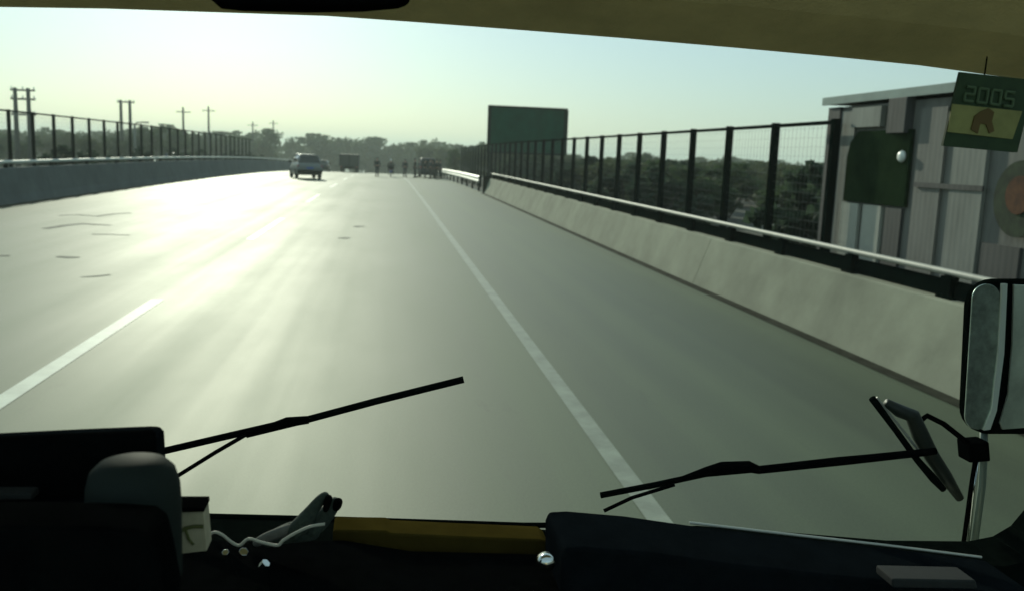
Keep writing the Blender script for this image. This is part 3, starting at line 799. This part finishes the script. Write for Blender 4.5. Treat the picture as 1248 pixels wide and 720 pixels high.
# wipers
def wiper(blade, arm, link, YW, bw, aw, label, spoil=None):
    root = P(*arm[0], YW)
    wpr = empty('windshield_wiper', (0, 0, 0)); wpr.parent = bus; wpr['label'] = label
    bm = bmesh.new(); pts = [P(x, y, YW+.012) for x, y in blade]; tube(bm, pts, bw, 8, flat=.9)
    obj('blade', bm, M['rubber'], wpr, smooth=True)
    bm = bmesh.new(); tube(bm, [P(x, y, YW-.004) for x, y in arm], aw, 8)
    obj('arm', bm, M['black'], wpr, smooth=True)
    if link:
        bm = bmesh.new(); tube(bm, [P(x, y, YW-.012) for x, y in link], .0035, 8)
        obj('link_rod', bm, M['black'], wpr, smooth=True)
wiper([(300, 529), (370, 512), (460, 488), (565, 462)], [(120, 566), (204, 548), (290, 528), (335, 518), (350, 514), (376, 511)], [(150, 622), (217, 579), (262, 551), (300, 529)], 1.50, .0062,
      [.006, .006, .006, .0065, .009, .007], 'left windshield wiper lying up across the road view')
wiper([(732, 603), (800, 590), (860, 577), (915, 572), (1020, 560), (1100, 553)], [(822, 586), (862, 573), (880, 569), (912, 568), (925, 572), (1030, 561), (1125, 551), (1140, 549)], [(736, 622), (770, 606), (822, 590)], 1.50, .0060,
      [.004, .008, .011, .011, .008, .0085, .0075, .007], 'right windshield wiper lying almost flat above the dash')
# folded spare wiper / bracket near the mirror stem
wpr = empty('wiper_bracket', (0, 0, 0)); wpr.parent = bus
bm = bmesh.new(); tube(bm, [P(x, y, 1.53) for x, y in ((1063, 485), (1092, 524), (1118, 560), (1138, 583), (1150, 596))], [.007, .006, .0065, .008, .006], 8)
obj('blade', bm, M['rubber'], wpr, smooth=True)
bm = bmesh.new(); tube(bm, [P(x, y, 1.54) for x, y in ((1068, 484), (1100, 524), (1122, 552))], .0028, 6)
obj('blade_edge', bm, M['edge'], wpr)
bm = bmesh.new(); tube(bm, [P(x, y, 1.54) for x, y in ((1080, 490), (1096, 500), (1112, 506), (1122, 530), (1136, 556), (1152, 580), (1170, 607))], [.008, .013, .014, .016, .014, .013, .008], 10)
obj('arm', bm, mat('dark_olive_metal', (.016, .022, .016), .5, .2, var=.4, scale=25), wpr, smooth=True)

# side mirror
YM = 1.62
sm = empty('side_mirror', (0, 0, 0)); sm.parent = bus; sm['label'] = 'tall rounded side mirror on a steel post at the right edge'
def rrect(x0, x1, y0, y1, r_, lean=0, n_=6):
    pts = []
    for cx, cy, a0 in ((x1-r_, y1-r_, 0), (x0+r_, y1-r_, 90), (x0+r_, y0+r_, 180), (x1-r_, y0+r_, 270)):
        for i in range(n_+1):
            a = R(a0+90*i/n_); X_ = cx+r_*math.cos(a); Y_ = cy+r_*math.sin(a)
            pts.append((X_ + lean*(Y_-y0)/(y1-y0), Y_))
    return pts
bm = prism_px(rrect(1183, 1330, 341, 529, 32, -9), YM, YM+.02)
obj('housing', bm, M['rubber'], sm, bevel=.004)
M['mirror'] = mat('mirror_glass', (.50, .56, .48), .35, .5, var=.25, scale=14)
M['mstrip'] = mat('pale_mirror_reflection', (.70, .76, .68), .5)  # pale colour paints the bright stripe reflected in the mirror
M['mirrord'] = mat('tinted_mirror_glass', (.50, .60, .53), .3, .8, var=.5, scale=22)
bm = prism_px(rrect(1186, 1220, 346, 523, 17, -11), YM-.004, YM-.001); obj('mirror_glass', bm, M['mirrord'], sm, bevel=.001)
bm = prism_px([(1222, 346), (1228, 346), (1224, 430), (1215, 500), (1207, 523), (1199, 524), (1209, 500), (1217, 430)], YM-.008, YM-.001); obj('reflection_strip', bm, M['mstrip'], sm)
bm = prism_px([(1236, 347), (1310, 350), (1305, 517), (1222, 523), (1219, 515), (1229, 480), (1234, 420)], YM-.006, YM-.001); obj('mirror_glass', bm, M['mirror'], sm, bevel=.001)
bm = bmesh.new(); tube(bm, [P(x, y, YM+.02) for x, y in ((1199, 520), (1199, 552), (1197, 590), (1187, 664))], .0075, 10)
obj('post', bm, mat('green_grey_metal', (.15, .19, .16), .5, .3), sm, smooth=True)
bm = bmesh.new(); tube(bm, [P(x, y, YM+.01) for x, y in ((1190, 552), (1184, 590), (1174, 664))], .0045, 10)
obj('brace', bm, M['black'], sm, smooth=True)
bm = bmesh.new(); tube(bm, [P(x, y, YM+.01) for x, y in ((1191, 560), (1186, 600), (1180, 660))], .0035, 10)
obj('brace', bm, M['chrome'], sm, smooth=True)
bm = bmesh.new(); tube(bm, [P(x, y, YM) for x, y in ((1122, 512), (1130, 506), (1150, 516), (1178, 538), (1196, 551))], .0055, 10)
obj('arm', bm, M['black'], sm, smooth=True)
bm = prism_px([(1180, 540), (1206, 538), (1208, 562), (1182, 564)], YM-.01, YM+.03); obj('clamp', bm, M['black'], sm, bevel=.004)

# interior rear view mirror
bm = prism_px([(252, -2), (262, 4), (290, 7), (370, 9), (440, 8), (485, 4), (502, -2), (500, -60), (256, -60)], 1.05, 1.10)
ivm = obj('rear_view_mirror', bm, M['black'], bus, bevel=.008)

# ------------------------------------------------------------------ loose things
# pennant hanging from the header
YP = 1.10
M['pg'] = mat('pennant_green', (.026, .050, .018), .8, var=.3, scale=30); M['py'] = mat('pennant_yellow', (.26, .25, .085), .8, var=.2, scale=25)
M['pt'] = mat('pennant_lettering', (.085, .13, .065), .8); M['pb'] = mat('pennant_brown', (.12, .075, .02), .8)
c = P(1200, 88, YP)
pen = empty('pennant', c, 'dark green and yellow card pennant hanging from the olive header at the upper right', 'pennant')
def pp(pts, y0, y1, m, name, par=pen):
    bm = prism_px(pts, y0, y1)
    for v in bm.verts: v.co -= c
    return obj(name, bm, m, par)
pp([(1170, 88), (1262, 98), (1240, 186), (1236, 186), (1149, 178)], YP, YP+.004, M['pg'], 'card')
pp([(1161, 127), (1246, 136), (1234, 170), (1155, 161)], YP-.002, YP-.0005, M['py'], 'yellow_panel')
bx_ = []
def quad(pts): return pp(pts, YP-.003, YP-.0025, M['pt'], 'lettering')
# four worn characters reading 2005
def glyph(x, y, segs):
    bm = bmesh.new()
    S = {'t': ((0, 0), (11, 1.2)), 'm': ((0, 8.5), (11, 9.7)), 'b': ((0, 17), (11, 18.2)), 'tl': ((0, 0), (0, 8.5)), 'tr': ((11, 1), (11, 9.7)), 'bl': ((0, 8.5), (0, 17)), 'br': ((11, 9.7), (11, 18))}
    for s in segs:
        (a, b), (c_, d) = S[s]
        tube(bm, [P(x+a-.18*b, y+b, YP-.002)-c, P(x+c_-.18*d, y+d, YP-.002)-c], .0019, 6)
    obj('lettering', bm, M['pt'], pen)
glyph(1178, 106, ('t', 'tr', 'm', 'bl', 'b')); glyph(1194, 108, ('t', 'tl', 'tr', 'bl', 'br', 'b')); glyph(1210, 110, ('t', 'tl', 'tr', 'bl', 'br', 'b')); glyph(1226, 112, ('t', 'tl', 'm', 'br', 'b'))
pp([(1184, 158), (1188, 142), (1196, 136), (1205, 132), (1212, 137), (1209, 148), (1212, 160), (1206, 163), (1202, 152), (1195, 151), (1192, 163)], YP-.004, YP-.0022, M['pb'], 'emblem')
bm = bmesh.new(); tube(bm, [P(1200, 91, YP)-c, P(1203, 70, YP+.05)-c], .001, 6); obj('string', bm, M['black'], pen)

# jar on the dash
c = P(163, 612, .86)
jar = empty('plastic_jar', (c.x, c.y, c.z-.06), 'smoky grey round shouldered plastic jar standing beside the instrument cowl', 'jar')
bm = bmesh.new(); lathe(bm, [(.036, -.02), (.0425, -.015), (.043, .06), (.042, .078), (.038, .092), (.030, .100), (.018, .104), (.002, .105)], (0, 0, 0), 32)
jm = mat('smoky_plastic', (.045, .058, .052), .6, spec=.05); jb = jm.node_tree.nodes['Principled BSDF']
jb.inputs['Transmission Weight'].default_value = .55; jb.inputs['IOR'].default_value = 1.1
obj('jar_body', bm, jm, jar, smooth=True)
# packet
c = P(230, 672, 1.0)
pk = empty('paper_packet', c, 'small cream paper packet with olive leaf print and dark top edge', 'packet')
bm = prism_px([(204, 624), (248, 623), (252, 671), (206, 676)], 1.0, 1.03)
for v in bm.verts: v.co -= c
obj('packet_body', bm, mat('cream_paper', (.42, .37, .24), .8, var=.2, scale=30), pk, bevel=.001)
bm = prism_px([(203, 618), (248, 618), (248.5, 623), (204, 624)], .998, 1.032)
for v in bm.verts: v.co -= c
obj('packet_top', bm, M['black'], pk)
bm = bmesh.new(); tube(bm, [P(x, y, .999)-c for x, y in ((216, 650), (226, 643), (236, 641), (248, 641))], .0022, 6); tube(bm, [P(x, y, .999)-c for x, y in ((226, 645), (230, 656), (236, 663))], .0016, 6)
obj('leaf_print', bm, mat('olive_print', (.10, .11, .03), .8), pk)
# glove
M['glove'] = mat('dark_green_cloth', (.035, .050, .036), .9, var=.35, scale=60, bump=.3, bscale=200)
M['glove2'] = mat('grey_cloth_cuff', (.11, .11, .095), .9, var=.3, scale=60)
c = P(360, 660, 1.22)
gl = empty('work_glove', c, 'crumpled dark green cloth glove with two fingers standing up on the dash', 'glove')
def gpts(pts, yy_=1.22): return [P(x, y, yy_)-c for x, y in pts]
def gl_tube(name, pts, rads, m, dy=0.0, par=gl):
    bm = bmesh.new(); tube(bm, gpts(pts, 1.22+dy), rads, 12); o = obj(name, bm, m, par, smooth=True)
    s = o.modifiers.new('s', 'SUBSURF'); s.levels = 1; s.render_levels = 2
    return o
gl_tube('finger', ((352, 655), (372, 634), (383, 618), (392, 606), (401, 601)), [.014, .013, .009, .0075, .006], M['glove'])
gl_tube('finger', ((372, 652), (392, 634), (404, 618), (412, 606)), [.014, .013, .011, .008], M['glove'], .015)
gl_tube('fingertip', ((402, 602), (399, 612), (396, 624)), [.005, .006, .004], M['black'], -.012)
gl_tube('fingertip', ((413, 606), (412, 614), (408, 622)), [.006, .007, .005], M['black'], .006)
gl_tube('palm', ((318, 662), (340, 652), (362, 646), (392, 648)), [.009, .013, .018, .012], M['glove'], .02)
gl_tube('cuff', ((308, 664), (322, 655), (344, 648), (360, 640)), [.006, .0075, .0085, .006], M['glove2'], .0)
# pale cable
def smoothpts(pts, k=4):
    out = []
    for i in range(len(pts)-1):
        p0 = pts[max(i-1, 0)]; p1 = pts[i]; p2 = pts[i+1]; p3 = pts[min(i+2, len(pts)-1)]
        for j in range(k):
            t = j/k; out.append(tuple(.5*((2*p1[a])+(-p0[a]+p2[a])*t+(2*p0[a]-5*p1[a]+4*p2[a]-p3[a])*t*t+(-p0[a]+3*p1[a]-3*p2[a]+p3[a])*t**3) for a in (0, 1)))
    out.append(pts[-1]); return out
cb = bmesh.new(); c2 = P(300, 665, 1.18)
tube(cb, [P(x, y, 1.18)-c2 for x, y in smoothpts([(252, 652), (262, 648), (272, 652), (282, 660), (292, 664), (303, 656), (318, 660), (338, 664), (345, 658), (360, 649), (378, 641), (396, 638)])], .0022, 8)
obj('cable', cb, mat('off_white_cable', (.50, .48, .38), .5), smooth=True, loc=c2, label='loose off white cable winding across the dash under the glove', cat='cable')
for i, (x, y, s, lb) in enumerate(((275, 674, .0045, 'small shiny metal nut on the dash nearest the paper packet'), (296, 674, .006, 'small shiny metal nut on the dash just under the cable bend'), (322, 688, .006, 'small shiny metal nut lying lowest on the dark dash'))):
    bm = bmesh.new(); lathe(bm, [(s*.5, -s*.8), (s, -s*.8), (s, s*.8), (s*.5, s*.8)], (0, 0, 0), 6); 
    o = obj('metal_nut', bm, M['chrome'], loc=P(x, y, 1.10), label=lb, cat='nut', group='loose nuts on the dash', bevel=.0006)
    o.rotation_euler = (R(35), R(10*i), R(20*i))
# shelf that carries the loose things
bm = prism_px([(205, 677), (300, 679), (420, 676), (440, 690), (440, 720), (205, 720)], 1.299, 1.0)
obj('dash_shelf', bm, M['black'], bus, bevel=.004)
